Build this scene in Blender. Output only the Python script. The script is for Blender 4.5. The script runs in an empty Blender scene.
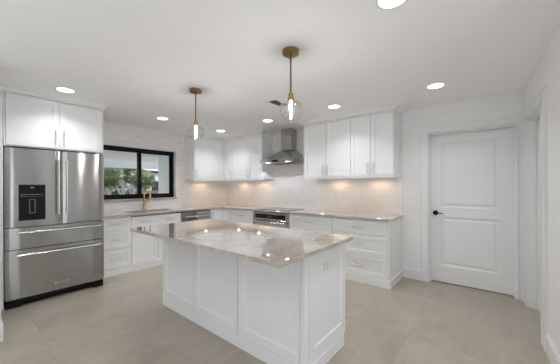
import bpy, bmesh, math, random
from mathutils import Vector, Matrix

random.seed(7)
SC = bpy.context.scene
COL = SC.collection
PI = math.pi

# ------------------------------------------------------------------ camera
YAW, ROLL = 0.6823, -0.0034
fw = Vector((math.cos(YAW), math.sin(YAW), 0)); rt = Vector((math.sin(YAW), -math.cos(YAW), 0)); up = Vector((0, 0, 1))
r3 = rt * math.cos(ROLL) + up * math.sin(ROLL); u3 = -rt * math.sin(ROLL) + up * math.cos(ROLL)
cd = bpy.data.cameras.new('camera'); cam = bpy.data.objects.new('camera', cd); COL.objects.link(cam)
M = Matrix((r3, u3, -fw)).transposed().to_4x4(); M.translation = Vector((-4.1674, -5.0817, 1.3458))
cam.matrix_world = M
cd.sensor_width = 36; cd.lens = 263.17 / 560 * 36; cd.shift_y = 4.11 / 560; cd.clip_start = 0.05
SC.camera = cam

# ------------------------------------------------------------------ light and exposure
SC.view_settings.view_transform = 'Standard'; SC.view_settings.look = 'None'
SC.view_settings.gamma = 1; SC.view_settings.use_curve_mapping = False
SC.view_settings.exposure = 0.03
SC.cycles.max_bounces = 12; SC.cycles.diffuse_bounces = 8; SC.cycles.glossy_bounces = 6
SC.cycles.transparent_max_bounces = 16; SC.cycles.sample_clamp_indirect = 6
SC.cycles.caustics_reflective = False; SC.cycles.caustics_refractive = False
SC.cycles.use_denoising = True; SC.cycles.use_adaptive_sampling = False; SC.cycles.denoising_prefilter = 'ACCURATE'
world = bpy.data.worlds.new('sky'); SC.world = world; world.use_nodes = True
wb = world.node_tree.nodes['Background']; wb.inputs[0].default_value = (0.86, 0.93, 1.0, 1); wb.inputs[1].default_value = 2.2

sun = bpy.data.lights.new('sun', 'SUN'); sun.energy = 7.0; sun.angle = math.radians(1.5); sun.color = (1, .97, .92)
so = bpy.data.objects.new('sun', sun); COL.objects.link(so); so.rotation_euler = Vector((.55, .6, 1.0)).to_track_quat('Z', 'Y').to_euler()
GLAZING_FILL_W = 3       # each area light added inside the unseen living-room glazing, brightening the room
DOWN_W = 4.5          # each recessed downlight
PUCK_W = .30         # each under-cabinet puck
HOOD_W = 5.5
CEIL_FILL_W = 11.5        # each unseen upward area light, added to brighten the ceiling
def area_light(name, loc, rot, sx, sy, w, col=(1, 1, 1), spread=180, shape='RECTANGLE', parent=None):
    l = bpy.data.lights.new(name, 'AREA'); l.shape = shape; l.size = sx
    if shape in ('RECTANGLE', 'ELLIPSE'): l.size_y = sy
    l.energy = w; l.color = col; l.spread = math.radians(spread)
    o = bpy.data.objects.new(name, l); COL.objects.link(o); o.location = loc; o.rotation_euler = rot
    if parent: o.parent = parent
    return o
area_light('glazing_fill', (-5.6, -9.40, 1.2), (math.radians(90), 0, 0), 4.2, 2.2, GLAZING_FILL_W, (0.93, 0.97, 1.0))
area_light('glazing_fill', (-8.90, -5.5, 1.2), (math.radians(90), 0, math.radians(-90)), 4.2, 2.2, GLAZING_FILL_W, (0.93, 0.97, 1.0))

for fx_, fy_ in ((-5.3, -3.2), (-5.3, -5.4), (-3.7, -7.0)):  # unseen area lights low in the living area, added as ceiling fill
    area_light('ceiling_fill', (fx_, fy_, .45), (PI, 0, 0), 1.2, 1.2, CEIL_FILL_W, (.90, .95, 1.0), 170)

# ------------------------------------------------------------------ materials
def newmat(name):
    m = bpy.data.materials.new(name); m.use_nodes = True
    return m, m.node_tree, m.node_tree.nodes['Principled BSDF']
def N(nt, t, **k):
    n = nt.nodes.new(t)
    for a, b in k.items(): setattr(n, a, b)
    return n
def ramp(nt, stops):
    r = N(nt, 'ShaderNodeValToRGB'); e = r.color_ramp.elements
    while len(e) < len(stops): e.new(0.5)
    for i, (p, c) in enumerate(stops): e[i].position = p; e[i].color = (*c, 1)
    return r
def noise(nt, vec, scale, detail=4, rough=.55, dist=0):
    n = N(nt, 'ShaderNodeTexNoise'); n.inputs['Scale'].default_value = scale; n.inputs['Detail'].default_value = detail
    n.inputs['Roughness'].default_value = rough; n.inputs['Distortion'].default_value = dist
    nt.links.new(vec, n.inputs['Vector']); return n
def mix(nt, fac, a, b, mode='MIX'):
    m = N(nt, 'ShaderNodeMix', data_type='RGBA', blend_type=mode)
    for s, v in ((m.inputs[0], fac), (m.inputs[6], a), (m.inputs[7], b)):
        if isinstance(v, bpy.types.NodeSocket): nt.links.new(v, s)
        elif isinstance(v, (tuple, list)): s.default_value = (*v, 1)
        else: s.default_value = v
    return m.outputs[2]
def simple(name, col, rough=.5, metal=0, bump=0, bscale=200, var=0, vscale=3, coat=0, spec=.5):
    m, nt, b = newmat(name)
    b.inputs['Roughness'].default_value = rough; b.inputs['Metallic'].default_value = metal
    b.inputs['Coat Weight'].default_value = coat; b.inputs['Specular IOR Level'].default_value = spec
    g = N(nt, 'ShaderNodeNewGeometry')
    n = noise(nt, g.outputs['Position'], vscale, 3)
    c0 = tuple(max(0, c * (1 - var)) for c in col); c1 = tuple(min(1, c * (1 + var)) for c in col)
    r = ramp(nt, [(.3, c0), (.7, c1)]); nt.links.new(n.outputs[0], r.inputs[0]); nt.links.new(r.outputs[0], b.inputs['Base Color'])
    if bump:
        n2 = noise(nt, g.outputs['Position'], bscale, 3)
        bp = N(nt, 'ShaderNodeBump'); bp.inputs['Strength'].default_value = bump; bp.inputs['Distance'].default_value = .002
        nt.links.new(n2.outputs[0], bp.inputs['Height']); nt.links.new(bp.outputs[0], b.inputs['Normal'])
    return m
WALL = simple('wall_paint', (.83, .83, .83), .75, bump=.15, bscale=120, var=.01)
CEIL = simple('ceiling_paint', (.95, .95, .95), .85, bump=.2, bscale=90, var=.008)
TRIM = simple('trim_paint', (.80, .80, .805), .4, var=.005)
CAB = simple('cabinet_paint', (.87, .875, .885), .38, var=.005)
PLATE = simple('plastic_white', (.88, .88, .87), .3, var=.003)
CHROME = simple('satin_nickel', (.72, .71, .69), .25, 1, var=.01)
BRASS = simple('brushed_brass', (.33, .215, .09), .32, 1, var=.06, vscale=40)
RODM = simple('aged_bronze_rod', (.17, .13, .08), .35, 1, var=.05)
SOCK = simple('socket_brass', (.52, .34, .15), .3, 1, var=.05)
FAUC = simple('brushed_gold', (.62, .43, .16), .22, 1, var=.04, vscale=40)
BLACK = simple('black_metal', (.006, .006, .007), .3, var=.1, spec=.22)
FRAMEB = simple('black_aluminium', (.006, .006, .007), .35, var=.05, spec=.2)
BGLASS = simple('black_glass', (.005, .005, .006), .05, var=.1, spec=.35)
DARK = simple('dark_plastic', (.03, .03, .032), .5, var=.1)
GREY = simple('grey_plastic', (.22, .22, .23), .4, var=.05)
SLOTD = simple('slot_shadow_metal', (.36, .36, .36), .6, var=.05)
COOK = simple('cooktop_glass', (.05, .045, .045), .06, var=.1)
SINKM = simple('sink_steel', (.50, .49, .48), .3, 1, var=.03)

def steel(name, col, rough, aniso=.75):
    m, nt, b = newmat(name)
    b.inputs['Metallic'].default_value = 1
    b.inputs['Anisotropic'].default_value = aniso; b.inputs['Anisotropic Rotation'].default_value = .25
    tg = N(nt, 'ShaderNodeTangent', direction_type='RADIAL', axis='Z'); nt.links.new(tg.outputs[0], b.inputs['Tangent'])
    g = N(nt, 'ShaderNodeNewGeometry')
    mp = N(nt, 'ShaderNodeMapping'); mp.inputs['Scale'].default_value = (1.5, 1.5, 900); nt.links.new(g.outputs['Position'], mp.inputs[0])
    n = noise(nt, mp.outputs[0], 1, 3)
    r = ramp(nt, [(.3, tuple(c * .985 for c in col)), (.7, tuple(min(1, c * 1.015) for c in col))])
    nt.links.new(n.outputs[0], r.inputs[0]); nt.links.new(r.outputs[0], b.inputs['Base Color'])
    mr = N(nt, 'ShaderNodeMapRange'); mr.inputs[3].default_value = rough * .96; mr.inputs[4].default_value = rough * 1.04
    nt.links.new(n.outputs[0], mr.inputs[0]); nt.links.new(mr.outputs[0], b.inputs['Roughness'])
    # the slight waviness of the pressed door skins
    n2 = noise(nt, g.outputs['Position'], 2.2, 1)
    bp = N(nt, 'ShaderNodeBump'); bp.inputs['Strength'].default_value = .25; bp.inputs['Distance'].default_value = .02
    nt.links.new(n2.outputs[0], bp.inputs['Height']); nt.links.new(bp.outputs[0], b.inputs['Normal'])
    return m
STEEL = steel('brushed_steel', (.43, .425, .415), .17, .95)
STEELD = steel('brushed_steel_hood', (.50, .495, .49), .17, .9)

def tile_mat(name, axis):
    m, nt, b = newmat(name); L = nt.links.new
    g = N(nt, 'ShaderNodeNewGeometry'); sp = N(nt, 'ShaderNodeSeparateXYZ'); L(g.outputs['Position'], sp.inputs[0])
    cb = N(nt, 'ShaderNodeCombineXYZ'); L(sp.outputs[axis], cb.inputs[0]); L(sp.outputs[2], cb.inputs[1])
    of = N(nt, 'ShaderNodeVectorMath', operation='ADD'); of.inputs[1].default_value = (20.07, 10 - .915 + .0, 0); L(cb.outputs[0], of.inputs[0])
    br = N(nt, 'ShaderNodeTexBrick'); L(of.outputs[0], br.inputs['Vector'])
    br.inputs['Scale'].default_value = 1; br.inputs['Brick Width'].default_value = .30; br.inputs['Row Height'].default_value = .076
    br.inputs['Mortar Size'].default_value = .0016; br.inputs['Mortar Smooth'].default_value = .3
    br.inputs['Color1'].default_value = (0, 0, 0, 1); br.inputs['Color2'].default_value = (1, 1, 1, 1); br.inputs['Mortar'].default_value = (.5, .5, .5, 1)
    # vein pattern jumps from tile to tile
    sc2 = N(nt, 'ShaderNodeVectorMath', operation='MULTIPLY_ADD'); L(br.outputs['Color'], sc2.inputs[0])
    sc2.inputs[1].default_value = (7, 5, 3); L(of.outputs[0], sc2.inputs[2])
    mp = N(nt, 'ShaderNodeMapping'); mp.inputs['Scale'].default_value = (1, 2.2, 1); L(sc2.outputs[0], mp.inputs[0])
    v = noise(nt, mp.outputs[0], 5.5, 6, .62, .9)
    r = ramp(nt, [(.30, (.78, .755, .74)), (.45, (.85, .835, .825)), (.60, (.885, .875, .87)), (.8, (.91, .905, .90))])
    L(v.outputs[0], r.inputs[0])
    tone = ramp(nt, [(0, (.965, .96, .955)), (1, (1, 1, 1))]); L(br.outputs['Color'], tone.inputs[0])
    c = mix(nt, 1.0, r.outputs[0], tone.outputs[0], 'MULTIPLY')
    c = mix(nt, br.outputs['Fac'], c, (.70, .68, .66)); L(c, b.inputs['Base Color'])
    b.inputs['Roughness'].default_value = .22
    bp = N(nt, 'ShaderNodeBump'); bp.invert = True; bp.inputs['Strength'].default_value = .35; bp.inputs['Distance'].default_value = .002
    L(br.outputs['Fac'], bp.inputs['Height']); L(bp.outputs[0], b.inputs['Normal'])
    return m
TILEX = tile_mat('marble_look_tile_x', 0); TILEY = tile_mat('marble_look_tile_y', 1)

def quartz(name, edge=False):
    m, nt, b = newmat(name); L = nt.links.new
    g = N(nt, 'ShaderNodeNewGeometry')
    mp = N(nt, 'ShaderNodeMapping'); mp.inputs['Rotation'].default_value = (0, 0, .6); mp.inputs['Scale'].default_value = (1, 1.7, 1); L(g.outputs['Position'], mp.inputs[0])
    a = noise(nt, mp.outputs[0], 3.2, 8, .62, 1.2)
    r = ramp(nt, [(.28, (.40, .342, .30)), (.44, (.455, .397, .352)), (.56, (.495, .437, .392)), (.74, (.545, .49, .443))]); L(a.outputs[0], r.inputs[0])
    v = noise(nt, mp.outputs[0], 2.1, 5, .6, 2.5)
    vr = ramp(nt, [(.475, (0, 0, 0)), (.497, (1, 1, 1)), (.52, (0, 0, 0))]); L(v.outputs[0], vr.inputs[0])
    c = mix(nt, vr.outputs[0], r.outputs[0], (.62, .58, .55))
    f = noise(nt, g.outputs['Position'], 90, 2); fr = ramp(nt, [(.35, (.9, .9, .9)), (.65, (1.06, 1.05, 1.04))]); L(f.outputs[0], fr.inputs[0])
    c = mix(nt, 1, c, fr.outputs[0], 'MULTIPLY'); L(c, b.inputs['Base Color'])
    b.inputs['Roughness'].default_value = .06; b.inputs['Coat Weight'].default_value = .8; b.inputs['Coat Roughness'].default_value = .015
    return m
QUARTZ = quartz('greige_quartz')

def floor_mat():
    m, nt, b = newmat('floor_tile'); L = nt.links.new
    g = N(nt, 'ShaderNodeNewGeometry')
    of = N(nt, 'ShaderNodeVectorMath', operation='ADD'); of.inputs[1].default_value = (1.62 + 1.03 * 20, 2.50 + .99 * 20, 0); L(g.outputs['Position'], of.inputs[0])
    br = N(nt, 'ShaderNodeTexBrick'); L(of.outputs[0], br.inputs['Vector']); br.offset = 0
    br.inputs['Scale'].default_value = 1; br.inputs['Brick Width'].default_value = 1.03; br.inputs['Row Height'].default_value = .99
    br.inputs['Mortar Size'].default_value = .0022; br.inputs['Mortar Smooth'].default_value = .2
    br.inputs['Color1'].default_value = (0, 0, 0, 1); br.inputs['Color2'].default_value = (1, 1, 1, 1); br.inputs['Mortar'].default_value = (.5, .5, .5, 1)
    sc2 = N(nt, 'ShaderNodeVectorMath', operation='MULTIPLY_ADD'); L(br.outputs['Color'], sc2.inputs[0])
    sc2.inputs[1].default_value = (9, 4, 2); L(g.outputs['Position'], sc2.inputs[2])
    a = noise(nt, sc2.outputs[0], 2.4, 7, .6, .6)
    r = ramp(nt, [(.3, (.35, .305, .25)), (.5, (.40, .355, .294)), (.7, (.445, .40, .337))]); L(a.outputs[0], r.inputs[0])
    s = N(nt, 'ShaderNodeMapping'); s.inputs['Scale'].default_value = (2, 14, 1); s.inputs['Rotation'].default_value = (0, 0, .5); L(sc2.outputs[0], s.inputs[0])
    st = noise(nt, s.outputs[0], 1.2, 5); sr = ramp(nt, [(.35, (.95, .95, .95)), (.65, (1.04, 1.04, 1.04))]); L(st.outputs[0], sr.inputs[0])
    c = mix(nt, 1, r.outputs[0], sr.outputs[0], 'MULTIPLY')
    tone = ramp(nt, [(0, (.93, .925, .92)), (1, (1.03, 1.03, 1.03))]); L(br.outputs['Color'], tone.inputs[0])
    c = mix(nt, 1, c, tone.outputs[0], 'MULTIPLY')
    c = mix(nt, br.outputs['Fac'], c, (.27, .245, .215)); L(c, b.inputs['Base Color'])
    b.inputs['Roughness'].default_value = .33
    return m
FLOOR = floor_mat()

def emit(name, col, s):
    m = bpy.data.materials.new(name); m.use_nodes = True; nt = m.node_tree; nt.nodes.clear()
    e = N(nt, 'ShaderNodeEmission'); e.inputs[0].default_value = (*col, 1); e.inputs[1].default_value = s
    o = N(nt, 'ShaderNodeOutputMaterial'); nt.links.new(e.outputs[0], o.inputs[0]); return m
LENS = emit('downlight_lens', (1, .98, .95), 6)
PLENS = emit('puck_lens', (1, .80, .60), 1.6)
HLENS = emit('hood_lens', (1, .97, .93), 6)
BULB = emit('bulb_glow', (1, .98, .96), 250)

def clear_glass(name, tint=(1, 1, 1), base=.04, power=.35):
    m = bpy.data.materials.new(name); m.use_nodes = True; nt = m.node_tree; nt.nodes.clear()
    t = N(nt, 'ShaderNodeBsdfTransparent'); t.inputs[0].default_value = (*tint, 1)
    gl = N(nt, 'ShaderNodeBsdfGlossy'); gl.inputs['Roughness'].default_value = .02
    lw = N(nt, 'ShaderNodeLayerWeight'); lw.inputs[0].default_value = power
    mr = N(nt, 'ShaderNodeMapRange'); mr.inputs[3].default_value = base; mr.inputs[4].default_value = .45 if power > .3 else .6
    nt.links.new(lw.outputs['Facing' if power > .3 else 'Fresnel'], mr.inputs[0])
    mx = N(nt, 'ShaderNodeMixShader'); nt.links.new(mr.outputs[0], mx.inputs[0]); nt.links.new(t.outputs[0], mx.inputs[1]); nt.links.new(gl.outputs[0], mx.inputs[2])
    o = N(nt, 'ShaderNodeOutputMaterial'); nt.links.new(mx.outputs[0], o.inputs[0]); return m
PANE = clear_glass('window_glass', (.99, .99, .99), .02, .1)
SHADE = clear_glass('shade_glass', (.97, .975, .975), .05, .4)

# ------------------------------------------------------------------ mesh helpers
WL = {}                                      # world location of every parent
class MB:
    """collects world-space geometry (through an optional frame matrix) and links it as one mesh object"""
    def __init__(s, M=None): s.bm = bmesh.new(); s.M = M
    def v(s, p):
        p = Vector(p); return s.bm.verts.new(s.M @ p if s.M else p)
    def face(s, pts): return s.bm.faces.new([s.v(p) for p in pts])
    def box(s, x0, x1, y0, y1, z0, z1):
        vs = [s.v((x, y, z)) for x in (x0, x1) for y in (y0, y1) for z in (z0, z1)]
        for f in ((0, 1, 3, 2), (4, 6, 7, 5), (0, 4, 5, 1), (2, 3, 7, 6), (0, 2, 6, 4), (1, 5, 7, 3)):
            s.bm.faces.new([vs[i] for i in f])
        return s
    def prism(s, poly, a0, a1, axis='z'):
        def P(p, a): return {'z': (p[0], p[1], a), 'x': (a, p[0], p[1]), 'y': (p[0], a, p[1])}[axis]
        A = [s.v(P(p, a0)) for p in poly]; B = [s.v(P(p, a1)) for p in poly]
        s.bm.faces.new(A); s.bm.faces.new(B); n = len(A)
        for i in range(n): s.bm.faces.new((A[i], A[(i + 1) % n], B[(i + 1) % n], B[i]))
        return s
    def tube(s, pts, r, seg=12, cap=True, radii=None):
        pts = [Vector(p) for p in pts]; rings = []; n = len(pts); prev = None
        for i, p in enumerate(pts):
            t = (pts[min(i + 1, n - 1)] - pts[max(i - 1, 0)]).normalized()
            ref = prev if prev else (Vector((0, 0, 1)) if abs(t.z) < .9 else Vector((1, 0, 0)))
            a = (ref - t * ref.dot(t)).normalized(); b = t.cross(a); prev = a
            rr = radii[i] if radii else r
            rings.append([s.v(p + (a * math.cos(2 * PI * k / seg) + b * math.sin(2 * PI * k / seg)) * rr) for k in range(seg)])
        for i in range(n - 1):
            for k in range(seg): s.bm.faces.new((rings[i][k], rings[i][(k + 1) % seg], rings[i + 1][(k + 1) % seg], rings[i + 1][k]))
        if cap: s.bm.faces.new(rings[0]); s.bm.faces.new(rings[-1])
        return s
    def lathe(s, c, prof, seg=32, closed=False):
        """prof: list of (radius, z); r = 0 makes a pole"""
        rings = []
        for r, z in prof:
            if r < 1e-6: rings.append([s.v((c[0], c[1], c[2] + z))])
            else: rings.append([s.v((c[0] + r * math.cos(2 * PI * k / seg), c[1] + r * math.sin(2 * PI * k / seg), c[2] + z)) for k in range(seg)])
        pairs = list(zip(rings, rings[1:])) + ([(rings[-1], rings[0])] if closed else [])
        for A, B in pairs:
            for k in range(seg):
                q = [A[k % len(A)], A[(k + 1) % seg % len(A)], B[(k + 1) % seg % len(B)], B[k % len(B)]]
                u = []
                for x in q:
                    if x not in u: u.append(x)
                if len(u) > 2: s.bm.faces.new(u)
        return s
    def shaker(s, s0, s1, z0, z1, d0, d1, st=.057, rec=.007, top=None, bot=None, left=None, right=None):
        """framed panel in a (s, d, z) frame: face at d1, flat centre sunk by rec"""
        top = st if top is None else top; bot = st if bot is None else bot; left = st if left is None else left; right = st if right is None else right
        def ring(a, b, c, e, d): return [s.v((a, d, c)), s.v((b, d, c)), s.v((b, d, e)), s.v((a, d, e))]
        R0 = ring(s0, s1, z0, z1, d0); R1 = ring(s0, s1, z0, z1, d1)
        a, b, c, e = s0 + left, s1 - right, z0 + bot, z1 - top
        R2 = ring(a, b, c, e, d1); k = .002; R3 = ring(a + k, b - k, c + k, e - k, d1 - rec)
        for A, B in ((R0, R1), (R1, R2), (R2, R3)):
            for i in range(4): s.bm.faces.new((A[i], A[(i + 1) % 4], B[(i + 1) % 4], B[i]))
        s.bm.faces.new(R3); s.bm.faces.new(R0); return s
    def build(s, name, m, parent=None, bevel=0, smooth=False, seg=1):
        bm = s.bm; bmesh.ops.recalc_face_normals(bm, faces=bm.faces)
        if parent is not None: base = WL[parent]
        else: base = Vector((0, 0, 0))
        bmesh.ops.translate(bm, verts=bm.verts, vec=-base)
        me = bpy.data.meshes.new(name); bm.to_mesh(me); bm.free()
        if smooth:
            for p in me.polygons: p.use_smooth = True
            try: me.set_sharp_from_angle(angle=math.radians(40))
            except Exception: pass
        o = bpy.data.objects.new(name, me); COL.objects.link(o); me.materials.append(m)
        if parent is not None:
            o.parent = parent; WL[o] = base
            if parent.type == 'MESH' or True: o.location = (0, 0, 0)
        else: WL[o] = Vector((0, 0, 0))
        if bevel:
            b = o.modifiers.new('bevel', 'BEVEL'); b.width = bevel; b.segments = seg; b.limit_method = 'ANGLE'; b.angle_limit = math.radians(40)
        return o
    def solo(s, name, m, label, cat, group=None, **k):
        """a thing that is one mesh: its origin goes to the middle of its base"""
        s.bm.verts.ensure_lookup_table(); vs = [v.co for v in s.bm.verts]
        c = Vector(((min(v.x for v in vs) + max(v.x for v in vs)) / 2, (min(v.y for v in vs) + max(v.y for v in vs)) / 2, min(v.z for v in vs)))
        bmesh.ops.translate(s.bm, verts=s.bm.verts, vec=-c)
        o = s.build(name, m, **k); o.location = c; WL[o] = c; tag(o, label, cat, group); return o
def tag(o, label=None, cat=None, group=None, kind=None):
    if label: o['label'] = label
    if cat: o['category'] = cat
    if group: o['group'] = group
    if kind: o['kind'] = kind
    return o
def thing(name, loc, label, cat, group=None):
    o = bpy.data.objects.new(name, None); COL.objects.link(o); o.location = loc; o.empty_display_size = .1; WL[o] = Vector(loc)
    return tag(o, label, cat, group)
def struct(mb, name, m, **k):
    o = mb.build(name, m, **k)
    if not k.get('parent'): tag(o, kind='structure')
    return o
def copy_tree(o, loc, label=None):
    def rec(s, parent):
        c = s.copy(); COL.objects.link(c); c.parent = parent
        for ch in list(s.children): rec(ch, c)
        return c
    r = rec(o, None); r.location = loc; WL[r] = Vector(loc)
    if label: r['label'] = label
    return r

# wall frames: s runs along the wall, d comes out of it into the room
FN = Matrix(((1, 0, 0, 0), (0, -1, 0, 0), (0, 0, 1, 0), (0, 0, 0, 1)))           # window wall, y = 0:  s = x
FE = Matrix(((0, -1, 0, 0), (-1, 0, 0, 0), (0, 0, 1, 0), (0, 0, 0, 1)))          # hood wall, x = 0:    s = -y
ang = math.atan2(.048, 1.0)
FS = Matrix(((-math.cos(ang), math.sin(ang) * -1, 0, 0), (-math.sin(ang), math.cos(ang), 0, -5.362), (0, 0, 1, 0), (0, 0, 0, 1)))  # doorway wall, s away from the corner

# ------------------------------------------------------------------ setting
H = 2.44
struct(MB().box(-9.1, .25, -9.6, .3, -.12, 0), 'floor', FLOOR)
struct(MB().box(-9.1, .25, -9.6, .3, H, H + .12), 'ceiling', CEIL)
WX0, WX1, WZ0, WZ1 = -2.67, -1.316, 1.09, 2.056
w = MB(); w.box(-4.9, WX0, 0, .16, 0, H); w.box(WX1, .12, 0, .16, 0, H); w.box(WX0, WX1, 0, .16, 0, WZ0); w.box(WX0, WX1, 0, .16, WZ1, H)
struct(w, 'wall_north', TILEX)
DY0, DY1, DZ = -5.285, -4.372, 2.075      # white panel door opening
w = MB(); w.box(0, .13, DY1, 0, 0, H); w.box(0, .13, -5.50, DY0, 0, H); w.box(0, .13, DY0, DY1, DZ, H)
struct(w, 'wall_east', WALL)
struct(MB().box(-.008, -.0003, -4.035, 0, .86, H), 'trim_backsplash', TILEY)
# doorway wall on the right
OS0, OS1, OZ = .19, 1.03, 2.06
w = MB(FS); w.box(-.02, OS0, -.125, 0, 0, H); w.box(OS1, 2.3, -.125, 0, 0, H); w.box(OS0, OS1, -.125, 0, OZ, H)
struct(w, 'wall_south', WALL)
struct(MB().box(-2.36, -2.24, -9.5, -5.42, 0, H), 'wall_living_east', WALL)
struct(MB().box(-9.0, -3.925, -1.745, .16, 0, H), 'wall_west', WALL)
w = MB(); w.box(-9.1, -7.8, -9.5, -9.4, 0, H); w.box(-3.4, -2.24, -9.5, -9.4, 0, H); w.box(-7.8, -3.4, -9.5, -9.4, 2.3, H); w.box(-7.8, -3.4, -9.5, -9.4, 0, .08)
struct(w, 'wall_living_south', WALL)
w = MB(); w.box(-9.1, -9.0, -9.5, -7.7, 0, H); w.box(-9.1, -9.0, -3.3, -1.7, 0, H); w.box(-9.1, -9.0, -7.7, -3.3, 2.3, H); w.box(-9.1, -9.0, -7.7, -3.3, 0, .08)
struct(w, 'wall_living_west', WALL)
# small closed room behind the doorway wall so no sky leaks in
w = MB(); w.box(-2.24, .25, -7.2, -7.1, 0, H); w.box(.13, .25, -7.2, -5.5, 0, H)
struct(w, 'wall_hall', WALL)
struct(MB().box(.131, .24, -5.49, -4.2, 0, H), 'wall_light_block', WALL)  # solid box added behind the panel door to stop light leaking round it
# baseboards
BH, BT = .155, .016
def bb(mb, s0, s1): mb.prism([(0.0, 0), (BT, 0), (BT, BH - .022), (BT * .45, BH - .004), (BT * .3, BH), (0, BH)], s0, s1, 'x'); return mb
struct(bb(MB(FE), 4.043, 4.275), 'baseboard_east', TRIM)
struct(bb(MB(FS), 1.17, 2.3), 'baseboard_south', TRIM)
w = MB(); w.box(-9, -3.909, -1.761, -1.745, 0, BH); w.box(-3.925, -3.909, -1.745, -1.0, 0, BH)
struct(w, 'baseboard_west', TRIM, bevel=.003)
struct(MB().box(-2.376, -2.36, -9.4, -5.45, 0, BH), 'baseboard_living_east', TRIM)
# casing of the panel door (hood wall) and its jamb
def casing(F, s0, s1, ztop, wl, wr, wt, th=.019):
    m = MB(F)
    def leg(a, b, z0, z1): m.box(a, b, 0, th, z0, z1)
    leg(s0 - wl, s0, 0, ztop + wt); leg(s1, s1 + wr, 0, ztop + wt); m.box(s0, s1, 0, th, ztop, ztop + wt)
    # inner raised bead
    m.box(s0 - .022, s0 - .006, th, th + .006, 0, ztop + .022); m.box(s1 + .006, s1 + .022, th, th + .006, 0, ztop + .022); m.box(s0 - .006, s1 + .006, th, th + .006, ztop + .006, ztop + .022)
    # outer back-band
    m.box(s0 - wl, s0 - wl + .014, th, th + .005, 0, ztop + wt); m.box(s0 - wl + .014, s1 + wr, th, th + .005, ztop + wt - .014, ztop + wt)
    if wr > .06: m.box(s1 + wr - .014, s1 + wr, th, th + .005, 0, ztop + wt - .014)
    return m
struct(casing(FE, -DY1, -DY0, DZ, .10, .064, .10), 'trim_door_casing', TRIM, bevel=.0025)
j = MB(FE); a, b = -DY1, -DY0
j.box(a, a + .012, -.13, 0, 0, DZ - .012); j.box(b - .012, b, -.13, 0, 0, DZ - .012); j.box(a, b, -.13, 0, DZ - .012, DZ)
j.box(a + .012, a + .02, -.078, -.064, 0, DZ - .02); j.box(b - .02, b - .012, -.078, -.064, 0, DZ - .02); j.box(a + .012, b - .012, -.078, -.064, DZ - .028, DZ - .012)
struct(j, 'trim_door_jamb', TRIM)
c = casing(FS, OS0, OS1, OZ, .10, .14, .09)
struct(c, 'trim_doorway_casing', TRIM, bevel=.0025)
j = MB(FS)
j.box(OS0, OS0 + .012, -.125, 0, 0, OZ - .012); j.box(OS1 - .012, OS1, -.125, 0, 0, OZ - .012); j.box(OS0, OS1, -.125, 0, OZ - .012, OZ)
j.box(OS0 + .012, OS0 + .022, -.07, -.045, 0, OZ - .02); j.box(OS1 - .022, OS1 - .012, -.07, -.045, 0, OZ - .02); j.box(OS0 + .012, OS1 - .012, -.07, -.045, OZ - .024, OZ - .012)
struct(j, 'trim_doorway_jamb', TRIM)

# the white two-panel door
def panel_door(name, F, s0, s1, z0, z1, d, panels, parent=None):
    """slab with its face at d; every panel has a moulded groove round a raised field"""
    m = MB(F); th = .035
    xs = [s0, panels[0][0], panels[0][1], s1]; zs = sorted({z0, z1, *[p[2] for p in panels], *[p[3] for p in panels]})
    holes = [(p[2], p[3]) for p in panels]
    for i in range(3):
        for k in range(len(zs) - 1):
            if i == 1 and (zs[k], zs[k + 1]) in holes: continue
            m.face([(xs[i], d, zs[k]), (xs[i + 1], d, zs[k]), (xs[i + 1], d, zs[k + 1]), (xs[i], d, zs[k + 1])])
    for (a, b, c, e) in panels:
        steps = [(0, 0), (.006, -.007), (.020, -.012), (.034, -.012), (.052, -.004)]
        prev = None
        for (ins, dep) in steps:
            R = [(a + ins, d + dep, c + ins), (b - ins, d + dep, c + ins), (b - ins, d + dep, e - ins), (a + ins, d + dep, e - ins)]
            if prev:
                for i in range(4): m.face([prev[i], prev[(i + 1) % 4], R[(i + 1) % 4], R[i]])
            prev = R
        m.face(prev)
    m.face([(s0, d - th, z0), (s1, d - th, z0), (s1, d - th, z1), (s0, d - th, z1)])
    for A, B in (((s0, z0), (s1, z0)), ((s1, z0), (s1, z1)), ((s1, z1), (s0, z1)), ((s0, z1), (s0, z0))):
        m.face([(A[0], d, A[1]), (B[0], d, B[1]), (B[0], d - th, B[1]), (A[0], d - th, A[1])])
    bmesh.ops.remove_doubles(m.bm, verts=m.bm.verts, dist=1e-5)
    return m.build(name, TRIM, parent)
s0, s1 = -DY1 + .014, -DY0 - .014
dr = panel_door('door_1', FE, s0, s1, .012, DZ - .034, -.078 - .001, [(s0 + .125, s1 - .135, .24, .915), (s0 + .125, s1 - .135, 1.045, 1.93)])
tag(dr, kind='structure')
hp = dict(x=.079, y=-4.372 - .075, z=.965)
m = MB(); m.tube([(hp['x'], hp['y'], hp['z']), (hp['x'] - .012, hp['y'], hp['z'])], .033, 28)
m.tube([(hp['x'] - .01, hp['y'], hp['z']), (hp['x'] - .045, hp['y'], hp['z'])], .012, 16)
m.tube([(hp['x'] - .045, hp['y'] + .01, hp['z']), (hp['x'] - .048, hp['y'] - .04, hp['z']), (hp['x'] - .046, hp['y'] - .10, hp['z'] - .003)], .009, 12, radii=[.009, .008, .005])
m.build('door_handle', BLACK, dr, smooth=True)
dr = panel_door('door_2', FS, OS0 + .014, OS1 - .014, .012, OZ - .026, -.072, [(OS0 + .14, OS1 - .14, .24, .915), (OS0 + .14, OS1 - .14, 1.045, 1.93)])
tag(dr, kind='structure')

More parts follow.
